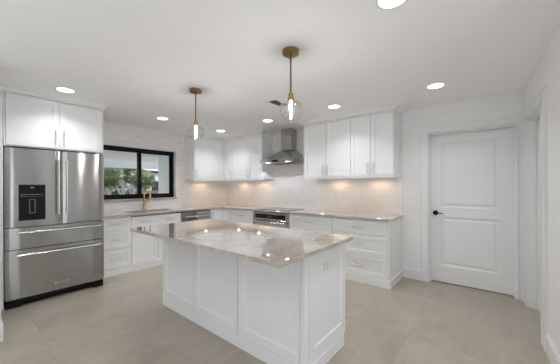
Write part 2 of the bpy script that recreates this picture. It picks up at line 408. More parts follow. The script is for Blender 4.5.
# window: black aluminium slider with a stone sill
W = tag(bpy.data.objects.new('window_1', None), kind='structure'); COL.objects.link(W); W.location = (-1.99, .1, WZ0); WL[W] = Vector(W.location)
wz0 = 1.128; yA, yB = .085, .15
m = MB(); m.box(WX0, WX1, yA, yB, wz0, wz0 + .035); m.box(WX0, WX1, yA, yB, WZ1 - .035, WZ1 - .0); m.box(WX0, WX0 + .03, yA, yB, wz0 + .035, WZ1 - .035); m.box(WX1 - .03, WX1, yA, yB, wz0 + .035, WZ1 - .035)
m.build('window_frame', FRAMEB, W, bevel=.002)
def sash(x0, x1, y0, y1, nm):
    z0, z1, t = wz0 + .036, WZ1 - .036, .042
    f = MB(); f.box(x0, x1, y0, y1, z0, z0 + t); f.box(x0, x1, y0, y1, z1 - t, z1); f.box(x0, x0 + t, y0, y1, z0 + t, z1 - t); f.box(x1 - t, x1, y0, y1, z0 + t, z1 - t)
    f = f.build('sash', FRAMEB, W, bevel=.002)
    MB().box(x0 + t, x1 - t, (y0 + y1) / 2 - .003, (y0 + y1) / 2 + .003, z0 + t, z1 - t).build('pane', PANE, f)
sash(WX0 + .031, -1.955, .088, .112, 'l'); sash(-2.02, WX1 - .031, .116, .140, 'r')
MB().box(WX0 - .0, WX1 + .0, -.0, .16, WZ0, wz0 - .001).build('window_sill', QUARTZ, W)
MB().box(WX0 - .03, WX1 + .025, -.018, -.0005, WZ0 - .004, wz0 - .001).build('window_sill', QUARTZ, W, bevel=.002)
# living-room glazing, unseen, added behind the camera to let in diffuse light
def glazing(n, F, s0, s1, d):
    G = tag(bpy.data.objects.new('window_%d' % n, None), kind='structure'); COL.objects.link(G); G.location = (F @ Vector(((s0 + s1) / 2, d, .08))); WL[G] = Vector(G.location)
    f = MB(F); f.box(s0, s1, d - .03, d + .03, .08, .13); f.box(s0, s1, d - .03, d + .03, 2.25, 2.3)
    k = 4
    for i in range(k + 1):
        x = s0 + (s1 - s0) * i / k; f.box(max(s0, x - .03), min(s1, x + .03), d - .03, d + .03, .13, 2.25)
    f.build('window_frame', FRAMEB, G)
    for i in range(k):
        a, b = s0 + (s1 - s0) * i / k + .03, s0 + (s1 - s0) * (i + 1) / k - .03
        MB(F).box(a, b, d - .003, d + .003, .13, 2.25).build('pane', PANE, G)
glazing(2, Matrix(((1, 0, 0, 0), (0, 1, 0, -9.45), (0, 0, 1, 0), (0, 0, 0, 1))), -7.8, -3.4, 0)
glazing(3, Matrix(((0, 1, 0, -9.05), (1, 0, 0, 0), (0, 0, 1, 0), (0, 0, 0, 1))), -7.7, -3.3, 0)

# ------------------------------------------------------------------ cabinets
def pull_v(F, s, z0, z1, d, parent, mat=None):
    m = MB(F); m.tube([(s, d + .028, z0), (s, d + .028, z1)], .0055, 10)
    for z in (z0 + .02, z1 - .02): m.tube([(s, d, z), (s, d + .028, z)], .0045, 8)
    return m.build('handle', mat or CHROME, parent, smooth=True)
def pull_h(F, s0, s1, z, d, parent):
    m = MB(F); m.tube([(s0, d + .028, z), (s1, d + .028, z)], .0055, 10)
    for s in (s0 + .02, s1 - .02): m.tube([(s, d, z), (s, d + .028, z)], .0045, 8)
    return m.build('handle', CHROME, parent, smooth=True)
G = .004
def front(F, kind, s0, s1, z0, z1, d, parent, handle=None, st=.057):
    m = MB(F); h = z1 - z0; st2 = min(st, h * .27)
    m.shaker(s0 + G, s1 - G, z0 + G, z1 - G, d - .02, d, st=st, top=st2, bot=st2, rec=.014 if z0 > 1.2 else .007)
    o = m.build(kind, CAB, parent, bevel=.0012)
    if handle:
        k = handle[0]
        if k == 'h': c = (s0 + s1) / 2; pull_h(F, c - .085, c + .085, (z0 + z1) / 2 + (handle[1] if len(handle) > 1 else 0), d, o)
        elif k == 'v': pull_v(F, handle[1], handle[2], handle[3], d, o)
    return o
BD, BF = .59, .61         # base carcass depth and front face
def base_cab(F, s0, s1, label, group=None, d=BF, top=.882, kick=True):
    c = F @ Vector(((s0 + s1) / 2, .3, 0))
    t = thing('base_cabinet', c, label, 'cabinet', group)
    m = MB(F); m.box(s0, s1, .01, d - .021, .1, top); m.build('body', CAB, t)
    if kick: m = MB(F); m.box(s0, s1, .05, d + .022, 0, .1); m.build('toe_kick', CAB, t)
    return t
def drawers3(F, s0, s1, t):
    front(F, 'drawer', s0, s1, .675, .866, BF, t, ('h',)); front(F, 'drawer', s0, s1, .39, .675, BF, t, ('h',)); front(F, 'drawer', s0, s1, .105, .39, BF, t, ('h',))
GB = 'white shaker base cabinets along the walls'
t = base_cab(FN, -2.872, -2.411, 'narrow white base cabinet with three drawers beside the refrigerator, left of the sink'); drawers3(FN, -2.872, -2.411, t)
t = base_cab(FN, -2.409, -1.560, 'white sink base cabinet with two doors below the gold faucet', top=.68)
front(FN, 'drawer_front', -2.409, -1.984, .675, .866, BF, t, ('h',)); front(FN, 'drawer_front', -1.984, -1.560, .675, .866, BF, t, ('h',))
front(FN, 'door', -2.409, -1.984, .105, .675, BF, t, ('v', -2.024, .47, .63)); front(FN, 'door', -1.984, -1.560, .105, .675, BF, t, ('v', -1.944, .47, .63))
# corner cabinet: L-shaped body with a folding pair of doors
t = thing('corner_base_cabinet', (-.45, -.45, 0), 'white L-shaped corner base cabinet between the dishwasher and the oven', 'cabinet')
L = [(-.902, -.012), (-.010, -.012), (-.010, -.882), (-.589, -.882), (-.589, -.589), (-.902, -.589)]
MB().prism(L, .1, .882).build('body', CAB, t)
K = [(-.902, -.05), (-.05, -.05), (-.05, -.882), (-.632, -.882), (-.632, -.632), (-.902, -.632)]
MB().prism(K, 0, .1).build('toe_kick', CAB, t)
front(FN, 'door', -.902, -.612, .105, .866, BF, t, ('v', -.865, .68, .82), st=.05); front(FE, 'door', .612, .882, .105, .866, BF, t, None, st=.05)
t = base_cab(FE, .884, 1.534, 'white base cabinet with drawers between corner cabinet and oven'); drawers3(FE, .884, 1.534, t)
t = base_cab(FE, 2.392, 3.202, 'white three-drawer base cabinet just right of the oven'); drawers3(FE, 2.392, 3.202, t)
t = base_cab(FE, 3.204, 4.02, 'white three-drawer base cabinet at the free end of the counter, nearest the panel door', kick=False); drawers3(FE, 3.204, 3.998, t)
MB(FE).box(3.204, 4.038, .002, BF + .022, 0, .1).build('toe_kick', CAB, t)
m = MB(FE); m.box(4.0, 4.02, .59, BF, .1, .882); m.build('filler', CAB, t)
# dishwasher
t = thing('dishwasher', (-1.23, -.3, 0), 'stainless steel dishwasher under the counter right of the sink', 'dishwasher')
MB(FN).box(-1.556, -.906, .02, .58, .02, .87).build('body', DARK, t)
o = MB(FN).box(-1.553, -.909, .58, .615, .11, .785).build('door', STEEL, t, bevel=.003)
MB(FN).box(-1.553, -.909, .58, .615, .79, .866).build('control_panel', STEELD, t, bevel=.003)
m = MB(FN); m.tube([(-1.50, .655, .775), (-.96, .655, .775)], .011, 12); m.tube([(-1.46, .61, .775), (-1.46, .655, .775)], .008, 8); m.tube([(-1.0, .61, .775), (-1.0, .655, .775)], .008, 8)
m.build('handle', CHROME, o, smooth=True)
MB(FN).box(-1.556, -.906, .3, .57, 0, .10).build('toe_kick', DARK, t)
# oven
t = thing('wall_oven', (-.3, -1.963, 0), 'stainless built-in oven with black control strip under the cooktop', 'oven')
MB(FE).box(1.538, 2.388, .02, .60, .10, .876).build('body', DARK, t)
MB(FE).box(1.538, 2.388, .05, .632, 0, .10).build('toe_kick', CAB, t)
m = MB(FE); m.box(1.540, 1.572, .60, .622, .10, .872); m.box(2.354, 2.386, .60, .622, .10, .872); m.box(1.572, 2.354, .60, .622, .858, .872); m.box(1.572, 2.354, .60, .622, .10, .13)
m.build('trim_frame', STEEL, t, bevel=.002)
cp = MB(FE).box(1.575, 2.351, .60, .628, .745, .856).build('control_panel', STEEL, t, bevel=.002)
MB(FE).box(1.60, 2.32, .628, .630, .762, .842).build('display', BGLASS, cp)
for i in range(5): MB(FE).box(1.91 + i * .022, 1.924 + i * .022, .630, .6305, .795, .805).build('indicator', GREY, cp)
dd = MB(FE).box(1.575, 2.351, .60, .632, .135, .74).build('door', STEEL, t, bevel=.003)
MB(FE).box(1.66, 2.27, .632, .634, .25, .62).build('oven_window', BGLASS, dd)
m = MB(FE); m.tube([(1.60, .685, .705), (2.33, .685, .705)], .013, 14)
for s in (1.645, 2.285): m.tube([(s, .632, .705), (s, .685, .705)], .010, 10)
m.build('handle', CHROME, dd, smooth=True)

# worktop: one L-shaped slab with the sink cut-out
def grid_slab(mb, xs, ys, keep, z0, z1):
    V = {}
    def v(i, j, z):
        k = (i, j, z)
        if k not in V: V[k] = mb.v((xs[i], ys[j], z))
        return V[k]
    on = lambda i, j: 0 <= i < len(xs) - 1 and 0 <= j < len(ys) - 1 and keep(i, j)
    for i in range(len(xs) - 1):
        for j in range(len(ys) - 1):
            if not on(i, j): continue
            for z in (z0, z1): mb.bm.faces.new([v(i, j, z), v(i + 1, j, z), v(i + 1, j + 1, z), v(i, j + 1, z)])
            for (di, dj, a, b) in ((-1, 0, (i, j), (i, j + 1)), (1, 0, (i + 1, j), (i + 1, j + 1)), (0, -1, (i, j), (i + 1, j)), (0, 1, (i, j + 1), (i + 1, j + 1))):
                if not on(i + di, j + dj): mb.bm.faces.new([v(*a, z0), v(*b, z0), v(*b, z1), v(*a, z1)])
    return mb
CT = .637
SX0, SX1, SY0, SY1 = -2.36, -1.60, -.50, -.13
xs = [-2.872, SX0, SX1, -CT, -.009]; ys = [-4.042, -CT, SY0, SY1, -.001]
m = grid_slab(MB(), xs, ys, lambda i, j: (j >= 1 or i == 3) and not (i == 1 and j == 2), .884, .914)
m.solo('worktop', QUARTZ, 'L-shaped greige quartz worktop running along both walls around the corner', 'countertop', bevel=.002)
# sink bowl
t = thing('kitchen_sink', (-1.98, -.315, .70), 'undermount stainless sink below the window', 'sink')
m = MB(); e = .012; x0, x1, y0, y1 = SX0 - e, SX1 + e, SY0 - e, SY1 + e
def ringp(a, b, c, d, z): return [(a, c, z), (b, c, z), (b, d, z), (a, d, z)]
R = [ringp(x0 - .012, x1 + .012, y0 - .012, y1 + .012, .883), ringp(x0, x1, y0, y1, .883), ringp(x0, x1, y0, y1, .71), ringp(x0 + .02, x1 - .02, y0 + .02, y1 - .02, .69)]
for A, B in zip(R, R[1:]):
    for i in range(4): m.face([A[i], A[(i + 1) % 4], B[(i + 1) % 4], B[i]])
m.face(R[-1]); bmesh.ops.remove_doubles(m.bm, verts=m.bm.verts, dist=1e-5)
m.build('bowl', SINKM, t)
MB().lathe((-1.98, -.30, .691), [(0, 0), (.04, 0), (.045, .004), (.03, .005), (0, .003)], 24).build('drain', CHROME, t, smooth=True)
# faucet
t = thing('faucet', (-1.98, -.075, .914), 'brushed gold gooseneck faucet with pull-down spout behind the sink', 'faucet')
fx, fy = -1.98, -.075
MB().lathe((fx, fy, .9145), [(0, 0), (.030, 0), (.030, .006), (.024, .012), (.024, .11), (.020, .118), (0, .118)], 28).build('base', FAUC, t, smooth=True)
pts = [(fx, fy, 1.02), (fx, fy, 1.235)]
for k in range(13):
    a = PI * k / 12; pts.append((fx, fy - .12 + .12 * math.cos(a), 1.235 + .11 * math.sin(a)))
pts.append((fx, fy - .24, 1.20))
MB().tube(pts, .0135, 16).build('spout', FAUC, t, smooth=True)
MB().tube([(fx, fy - .24, 1.205), (fx, fy - .24, 1.14), (fx, fy - .24, 1.10)], .018, 18, radii=[.015, .018, .0165]).build('spray_head', FAUC, t, smooth=True)
m = MB(); m.tube([(fx, fy, 1.075), (fx + .05, fy, 1.075)], .014, 14); m.tube([(fx + .05, fy, 1.075), (fx + .06, fy, 1.09), (fx + .062, fy - .01, 1.15)], .007, 10); m.build('lever', FAUC, t, smooth=True)
m = MB(); m.box(fx - .01, fx + .01, fy - .226, fy - .012, 1.118, 1.132); m.build('dock_arm', FAUC, t, bevel=.002)

# cooktop
t = thing('cooktop', (-.33, -1.965, .914), 'flat dark glass cooktop set into the worktop under the hood', 'cooktop')
MB(FE).box(1.585, 2.345, .075, .585, .9145, .920).build('glass', COOK, t, bevel=.0015)
for (s, d, r) in ((1.78, .20, .085), (1.78, .45, .105), (2.16, .20, .105), (2.16, .45, .085)):
    m = MB(FE)
    for k in range(40):
        a, b = 2 * PI * k / 40, 2 * PI * (k + 1) / 40
        m.face([(s + r * math.cos(a), d + r * math.sin(a), .9202), (s + r * math.cos(b), d + r * math.sin(b), .9202), (s + (r + .003) * math.cos(b), d + (r + .003) * math.sin(b), .9202), (s + (r + .003) * math.cos(a), d + (r + .003) * math.sin(a), .9202)])
    m.build('cooking_zone', GREY, t)

# ------------------------------------------------------------------ wall cabinets
UB, UD, UDB, UT = 1.466, .344, 1.488, 2.388
t = thing('corner_wall_cabinet', (-.4, -.4, UB), 'white wall cabinet run turning the corner, from right of the window to the range hood', 'cabinet')
A = -1.105; B = 1.52
poly = lambda o, q=0: [(A - q, -.001), (-.0085, -.001), (-.0085, -B - q), (-UD + .02 - o, -B - q), (-UD + .02 - o, -UD + .02 - o), (A - q, -UD + .02 - o)]
MB().prism(poly(0), UDB - .002, 2.40).build('body', CAB, t)
m = MB(); m.prism([(A, -UD + .03), (A, -UD), (-UD, -UD), (-UD, -B), (-UD + .03, -B), (-UD + .03, -UD + .03)], UB, UDB - .002); m.build('light_rail', CAB, t)
def fr(F, s0, s1, t, hs=None): return front(F, 'door', s0, s1, UDB, UT, UD, t, ('v', hs, 1.525, 1.685) if hs is not None else None)
fr(FN, A, -.616, t, A + .038); fr(FN, -.616, -UD - .002, t)
fr(FE, UD + .002, .64, t, .605); fr(FE, .64, 1.12, t, 1.085); fr(FE, 1.12, B, t, 1.155)
def crown(path, z0, z1, out, parent):
    """crown moulding: path of (x, y) face points with outward offset directions"""
    m = MB(); prof = [(0, z0), (.012, z0), (.012, z0 + .012), (.022, z0 + .018), (out - .012, z1 - .014), (out, z1 - .010), (out, z1), (0, z1)]
    rows = []
    for (x, y, nx, ny) in path: rows.append([m.v((x + nx * o, y + ny * o, z)) for o, z in prof])
    n = len(prof)
    for Rr, S in zip(rows, rows[1:]):
        for i in range(n): m.bm.faces.new((Rr[i], Rr[(i + 1) % n], S[(i + 1) % n], S[i]))
    m.bm.faces.new(rows[0]); m.bm.faces.new(rows[-1])
    return m.build('crown_moulding', CAB, parent)
CO = .085
crown([(A, -.001, -1, 0), (A, -UD, -1, -1), (-UD, -UD, -1, -1), (-UD, -B, -1, -1), (-.009, -B, 0, -1)], UT + .002, H - .0005, CO, t)
C0, C1 = 2.515, 4.0
t = thing('wall_cabinet', (-.17, -3.26, UB), 'long white four-door wall cabinet on the right of the range hood', 'cabinet')
MB(FE).box(C0, C1, .0085, UD - .02, UDB - .002, 2.40).build('body', CAB, t)
m = MB(FE); m.box(C0, C1, UD - .03, UD, UB, UDB - .002); m.box(C1 - .018, C1, .009, UD - .03, UB, UDB - .002); m.build('light_rail', CAB, t)
sp = [C0, 2.942, 3.372, 3.682, C1]
fr(FE, sp[0], sp[1], t, sp[1] - .04); fr(FE, sp[1], sp[2], t, sp[1] + .04); fr(FE, sp[2], sp[3], t, sp[3] - .04); fr(FE, sp[3], sp[4], t, sp[3] + .04)
crown([(-.009, -C0, 0, 1), (-UD, -C0, -1, 1), (-UD, -C1, -1, -1), (-.009, -C1, 0, -1)], UT + .002, H - .0005, .07, t)
# cabinet over the refrigerator and its side panels
t = thing('refrigerator_cabinet', (-3.37, -.5, 1.80), 'deep white two-door cabinet above the refrigerator, up to the ceiling', 'cabinet')
FDp = .945
MB(FN).box(-3.842, -2.898, .01, FDp - .02, 1.80, 2.40).build('body', CAB, t)
front(FN, 'door', -3.828, -3.366, 1.81, UT, FDp, t, ('v', -3.405, 1.85, 2.03)); front(FN, 'door', -3.366, -2.912, 1.81, UT, FDp, t, ('v', -3.327, 1.85, 2.03))
MB(FN).box(-3.842, -3.830, FDp - .02, FDp - .003, 1.80, 2.40).build('stile', CAB, t)
MB(FN).box(-2.910, -2.898, FDp - .02, FDp - .003, 1.80, 2.40).build('stile', CAB, t)
MB(FN).box(-3.923, -3.844, .01, FDp - .01, .0, 2.40).build('side_panel', CAB, t)
MB(FN).box(-2.893, -2.875, .01, .88, .0, 1.80).build('side_panel', CAB, t)
crown([(-3.922, -FDp, 0, -1), (-2.898, -FDp, .6, -1), (-2.898, -.009, .6, 0)], UT + .004, H - .0005, .045, t)

# ------------------------------------------------------------------ refrigerator
FX0, FX1, FYF, FT = -3.836, -2.896, .956, 1.783
t = thing('refrigerator', (-3.366, -.5, 0), 'large stainless steel French-door refrigerator with dispenser and two drawers', 'refrigerator')
MB(FN).box(FX0 + .008, FX1 - .008, .06, FYF - .07, .02, FT - .012).build('body', DARK, t)
g = .0035; mid = -3.341
m = MB(FN); m.box(FX0 + .01, FX1 - .01, FYF - .14, FYF - .035, .03, .095); m.box(FX0 + .01, FX0 + .13, FYF - .035, FYF - .012, .0, .085); m.box(FX1 - .13, FX1 - .01, FYF - .035, FYF - .012, .0, .085)
m.build('base_grille', BLACK, t, bevel=.003)
def fdoor(nm, s0, s1, z0, z1):
    # slightly bowed steel skin
    m = MB(FN); n = 14; w = s1 - s0; back = FYF - .065
    P = [(s0, back), (s1, back)]
    P = []
    for i in range(n + 1):
        u = i / n; x = s0 + w * u; e = min(u, 1 - u) * w
        bow = .004 * (1 - (2 * u - 1) ** 2); edge = -.010 * max(0, 1 - e / .012) ** 2
        P.append((x, FYF - .004 + bow + edge))
    P += [(s1, back), (s0, back)]
    m.prism(P, z0, z1); return m.build(nm, STEEL, t, smooth=True)
dl = fdoor('door', FX0, mid - g, .893, FT); drr = fdoor('door', mid + g, FX1, .893, FT)
d1 = fdoor('drawer', FX0, FX1, .648, .885); d2 = fdoor('drawer', FX0, FX1, .095, .640)
def bar(p0, p1, posts, parent, r=.0115):
    m = MB(FN); m.tube([p0, p1], r, 14)
    for q in posts: m.tube([q, (q[0], p0[1], q[2])], r * .95, 12)
    return m.build('handle', CHROME, parent, smooth=True)
hd = FYF + .055
for s, p in ((mid - .042, dl), (mid + .036, drr)):
    bar((s, hd, 1.015), (s, hd, 1.675), [(s, FYF - .002, 1.045), (s, FYF - .002, 1.645)], p)
for z, p in ((.832, d1), (.582, d2)):
    bar((FX0 + .085, hd, z), (FX1 - .045, hd, z), [(FX0 + .115, FYF - .002, z), (FX1 - .075, FYF - .002, z)], p)
# ice and water dispenser
q0, q1, z0, z1 = -3.727, -3.500, .965, 1.372
D = FYF + .002
m = MB(FN); m.box(q0, q0 + .012, D - .006, D + .004, z0, z1); m.box(q1 - .012, q1, D - .006, D + .004, z0, z1); m.box(q0, q1, D - .006, D + .004, z1 - .010, z1); m.box(q0, q1, D - .006, D + .004, z0, z0 + .012)
dp = m.build('dispenser', BLACK, dl, bevel=.001)
MB(FN).box(q0 + .012, q1 - .012, D - .004, D + .002, 1.238, z1 - .010).build('dispenser_display', BGLASS, dl)
MB(FN).box(q0 + .012, q1 - .012, D - .004, D - .0005, z0 + .012, 1.236).build('dispenser_recess', BLACK, dl)
m = MB(FN); a, b, c, e = -3.640, -3.588, 1.045, 1.205; k = .006
m.box(a, a + k, D, D + .010, c, e); m.box(b - k, b, D, D + .010, c, e); m.box(a, b, D, D + .010, e - k, e); m.box(a, b, D, D + .010, c, c + k)
m.build('dispenser_paddle', GREY, dl)
for i in range(7): MB(FN).box(-3.705 + i * .028, -3.693 + i * .028, D + .002, D + .0026, 1.256, 1.262).build('dispenser_icon', CHROME, dl)
MB(FN).box(-3.628, -3.600, D + .002, D + .0026, 1.335, 1.343).build('dispenser_icon', CHROME, dl)
# maker's plate low on the freezer drawer
m = MB(FN); pc, pz, pw, ph = -3.348, .180, .062, .013
m.box(pc - pw, pc + pw, FYF - .001, FYF + .0025, pz - ph, pz + ph); m.box(pc - pw - .006, pc - pw + .012, FYF - .001, FYF + .004, pz - ph - .006, pz + ph + .006); m.box(pc + pw - .012, pc + pw + .006, FYF - .001, FYF + .004, pz - ph - .006, pz + ph + .006)
badge = m.build('badge', CHROME, d2, bevel=.002)
cu = bpy.data.curves.new('lettering', 'FONT'); cu.body = 'KitchenAid'; cu.size = .022; cu.extrude = .0006; cu.align_x = 'CENTER'; cu.align_y = 'CENTER'
tmp = bpy.data.objects.new('lettering', cu); COL.objects.link(tmp); bpy.context.view_layer.update()
me = bpy.data.meshes.new_from_object(tmp.evaluated_get(bpy.context.evaluated_depsgraph_get())); bpy.data.objects.remove(tmp)
me.transform(Matrix.Translation(Vector((pc, -FYF - .0028, pz)) - WL[badge]) @ Matrix.Rotation(PI / 2, 4, 'X'))
lt = bpy.data.objects.new('lettering', me); COL.objects.link(lt); me.materials.clear(); me.materials.append(DARK); lt.parent = d2

# ------------------------------------------------------------------ range hood
t = thing('range_hood', (-.25, -1.99, 1.785), 'stainless steel chimney range hood over the cooktop', 'range hood')
hy0, hy1, hz, hr, hdp = 1.61, 2.37, 1.785, .045, .50
cy0, cy1, cdp, cz = 1.895, 2.125, .205, 2.035
m = MB(FE)
R = [[(a, d, z) for a, d in pts] for z, pts in ((hz + .006, [(hy0 + .02, .03), (hy1 - .02, .03), (hy1 - .02, hdp - .02), (hy0 + .02, hdp - .02)]), (hz, [(hy0 + .02, .03), (hy1 - .02, .03), (hy1 - .02, hdp - .02), (hy0 + .02, hdp - .02)]), (hz, [(hy0, .0085), (hy1, .0085), (hy1, hdp), (hy0, hdp)]), (hz + hr, [(hy0, .0085), (hy1, .0085), (hy1, hdp), (hy0, hdp)]), (cz, [(cy0 - .004, .0085), (cy1 + .004, .0085), (cy1 + .004, cdp + .004), (cy0 - .004, cdp + .004)]))]
for P, Q in zip(R, R[1:]):
    for i in range(4): m.face([P[i], P[(i + 1) % 4], Q[(i + 1) % 4], Q[i]])
m.face(R[0]); m.face(R[-1]); bmesh.ops.remove_doubles(m.bm, verts=m.bm.verts, dist=1e-5)
can = m.build('canopy', STEELD, t)
MB(FE).box(cy0, cy1, .0085, cdp, cz - .002, 2.3).build('chimney', STEELD, t, bevel=.002)
MB(FE).box(cy0 - .004, cy1 + .004, .0085, cdp + .004, 2.3, H - .0005).build('chimney_sleeve', STEELD, t, bevel=.002)
MB(FE).box(1.92, 2.06, hdp, hdp + .003, hz + .008, hz + hr - .008).build('control_panel', BGLASS, can)
for a, b in ((1.66, 1.975), (2.005, 2.32)):
    m = MB(FE); m.box(a, b, .06, hdp - .09, hz - .004, hz + .004)
    for k in range(12): x = a + .02 + (b - a - .04) * k / 11; m.box(x - .004, x + .004, .08, hdp - .11, hz - .007, hz - .004)
    m.build('filter', SINKM, can)
for s in (1.76, 2.22):
    o = MB().lathe((-hdp + .05, -s, hz - .0045), [(0, 0), (.030, 0), (.030, .010), (0, .010)], 24).build('hood_lamp', HLENS, can)
    l = bpy.data.lights.new('hood_lamp_light', 'SPOT'); l.energy = HOOD_W; l.spot_size = math.radians(128); l.spot_blend = .06; l.shadow_soft_size = .025; l.color = (.93, .96, 1)
    lo = bpy.data.objects.new('hood_lamp_light', l); COL.objects.link(lo); lo.parent = o; lo.location = Vector((-hdp + .05, -s, hz - .012)) - WL[o]

# ------------------------------------------------------------------ island
IX0, IX1, IY0, IY1 = -3.025, -2.035, -4.150, -2.140
BX0, BX1, BY0, BY1 = -2.685, -2.062, -4.092, -2.150
t = thing('kitchen_island', (-2.37, -3.12, 0), 'white panelled kitchen island in the middle of the room', 'kitchen island')
MB().box(BX0 + .02, BX1 - .03, BY0 + .02, BY1 - .002, .0, .884).build('body', CAB, t)
FI = Matrix(((0, -1, 0, BX0 + .02), (-1, 0, 0, 0), (0, 0, 1, 0), (0, 0, 0, 1)))    # seating side, d towards -x
m = MB(FI)
yy = [-BY1, 2.775, 2.862, 3.418, 3.496, -BY0 - .045]
m.box(-BY1, -BY0 - .045, 0, .0205, 0, .106)
for a, b, l in ((-BY1, 2.764, .085), (2.777, 3.409, .082), (3.422, -BY0 - .055, .082)):
    m.shaker(a, b, .109, .884, 0, .02, left=l, right=.014, top=.075, bot=.075, rec=.008)
m.build('front_panel', CAB, t, bevel=.001)
MB().box(BX0, BX0 + .045, BY0, BY0 + .031, 0, .884).build('corner_post', CAB, t, bevel=.002)
FJ = Matrix(((1, 0, 0, 0), (0, -1, 0, BY0 + .02), (0, 0, 1, 0), (0, 0, 0, 1)))     # end panel, d towards -y
MB(FJ).shaker(BX0 + .049, BX1 - .004, .10, .884, 0, .02, left=.068, right=.066, top=.075, bot=.10, rec=.008).build('end_panel', CAB, t, bevel=.001)
MB(FJ).box(BX0 + .045, BX1 - .035, 0, .024, 0, .098).build('baseboard', CAB, t, bevel=.002)
FK = Matrix(((0, 1, 0, BX1 - .03), (-1, 0, 0, 0), (0, 0, 1, 0), (0, 0, 0, 1)))     # working side, d towards +x
for a, b in ((2.16, 2.80), (2.80, 3.44), (3.44, 4.07)):
    front(FK, 'drawer', a, b, .69, .87, .021, t, ('h',))
    c = (a + b) / 2; front(FK, 'door', a, c, .105, .69, .021, t, ('v', c - .04, .48, .64)); front(FK, 'door', c, b, .105, .69, .021, t, ('v', c + .04, .48, .64))
MB().box(IX0, IX1, IY0, IY1, .885, .915).solo('island_worktop', QUARTZ, 'glossy greige quartz slab on top of the white island', 'countertop', bevel=.002, seg=2)
# outlets and switches
def plate(F, s, z, d, w, h, label, cat, kind='outlet', group=None):
    t = thing('wall_outlet' if kind == 'outlet' else 'light_switch', F @ Vector((s, d, z)), label, cat, group)
    MB(F).box(s - w / 2, s + w / 2, d, d + .006, z - h / 2, z + h / 2).build('cover_plate', PLATE, t, bevel=.002)
    n = max(1, round(w / .06))
    for i in range(n):
        c = s + (i - (n - 1) / 2) * .048
        o = MB(F).box(c - .017, c + .017, d + .006, d + .009, z - .034, z + .034).build('socket' if kind == 'outlet' else 'rocker', TRIM, t, bevel=.001)
        if kind == 'outlet':
            for zz in (-.017, .017):
                for k in (-.006, .006): MB(F).box(c + k - .001, c + k + .001, d + .009, d + .0094, z + zz - .004, z + zz + .005).build('slot', SLOTD, o)
plate(FJ, -2.40, .735, .0105, .115, .118, 'square white double outlet on the end panel of the island', 'outlet')
plate(FE, 4.165, 1.185, .0, .115, .118, 'white double switch on the painted wall beside the panel door', 'switch', 'switch')
plate(FE, 3.905, 1.185, .0085, .115, .118, 'white double switch on the tiles at the right end of the worktop', 'switch', 'switch')
plate(FE, 2.855, 1.17, .0085, .07, .115, 'white outlet on the tiles under the long right wall cabinet', 'outlet')
plate(FE, 1.15, 1.17, .0085, .07, .115, 'white outlet on the tiles left of the cooktop', 'outlet')
plate(FN, -1.16, 1.17, .0005, .07, .115, 'white outlet on the tiles just right of the window', 'outlet')

# ------------------------------------------------------------------ lamps
def downlight(x, y, label):
    return (x, y, label)
DL = [(-3.385, -1.33, 'round recessed ceiling light nearest the refrigerator'),
      (-2.07, -.95, 'round recessed ceiling light in front of the window'),
      (-.87, -.90, 'round recessed ceiling light in front of the corner wall cabinets'),
      (-.88, -2.15, 'round recessed ceiling light in front of the range hood'),
      (-.88, -3.376, 'round recessed ceiling light by the four-door wall cabinet'),
      (-.85, -4.59, 'round recessed ceiling light in front of the panel door'),
      (-2.555, -4.625, 'round recessed ceiling light cut off by the top edge of the picture')]
def make_down(x, y, label):
    t = thing('recessed_ceiling_light', (x, y, H), label, 'ceiling light', 'recessed ceiling lights')
    MB().lathe((x, y, H), [(.078, 0), (.095, 0), (.095, -.003), (.088, -.006), (.078, -.004)], 40, closed=True).build('trim_ring', TRIM, t, smooth=True)
    MB().lathe((x, y, H), [(0, -.003), (.078, -.003)], 40).build('lens', LENS, t)
    area_light('downlight_glow', (0, 0, -.008), (0, 0, 0), .15, .15, DOWN_W, (.93, .97, 1.0), 125, 'DISK', t)
    return t
first = make_down(*DL[0])
for x, y, lab in DL[1:]: copy_tree(first, (x, y, H), lab)
for x, y in ((-4.45, -2.9), (-4.45, -5.3), (-6.8, -3.3), (-6.8, -6.2)):
    copy_tree(first, (x, y, H), 'round recessed ceiling light in the living area behind the camera')

def make_pendant(x, y, label):
    t = thing('pendant_light', (x, y, H), label, 'pendant light', 'brass and glass pendants over the island')
    cpy = MB().lathe((x, y, H), [(0, -.034), (.058, -.034), (.066, -.030), (.067, -.002), (.067, 0), (0, 0)], 40).build('canopy', BRASS, t, smooth=True)
    for k in (0, PI):
        a = k + .9; MB().lathe((x + .046 * math.cos(a), y + .046 * math.sin(a), H - .034), [(0, -.009), (.005, -.008), (.006, 0)], 12).build('screw', BRASS, cpy, smooth=True)
    MB().tube([(x, y, H - .03), (x, y, 2.09)], .0065, 14).build('rod', RODM, t, smooth=True)
    MB().lathe((x, y, 2.03), [(0, 0), (.023, 0), (.025, .004), (.025, .030), (.021, .034), (.021, .062), (.012, .068), (0, .068)], 28).build('socket', SOCK, t, smooth=True)
    pr = [(.026, 2.032), (.040, 2.030), (.066, 2.020), (.082, 2.004), (.088, 1.985), (.088, 1.955), (.083, 1.925), (.074, 1.900), (.064, 1.884)]
    prof = [(r, z - H) for r, z in pr]
    MB().lathe((x, y, H), prof + [(r - .0022, z + .0005) for r, z in reversed(prof)], 48, closed=True).build('glass_shade', SHADE, t, smooth=True)
    MB().lathe((x, y, H), [(0, 2.03 - H), (.007, 2.03 - H), (.011, 2.01 - H), (.011, 1.97 - H), (.008, 1.93 - H), (.005, 1.895 - H), (0, 1.89 - H)], 20).build('bulb', BULB, t, smooth=True)
    return t
p1 = make_pendant(-2.462, -3.812, 'nearer pendant light, brass stem and clear glass, over the front end of the island')
copy_tree(p1, (-2.455, -2.465, H), 'farther pendant light, brass stem and clear glass, over the sink end of the island')

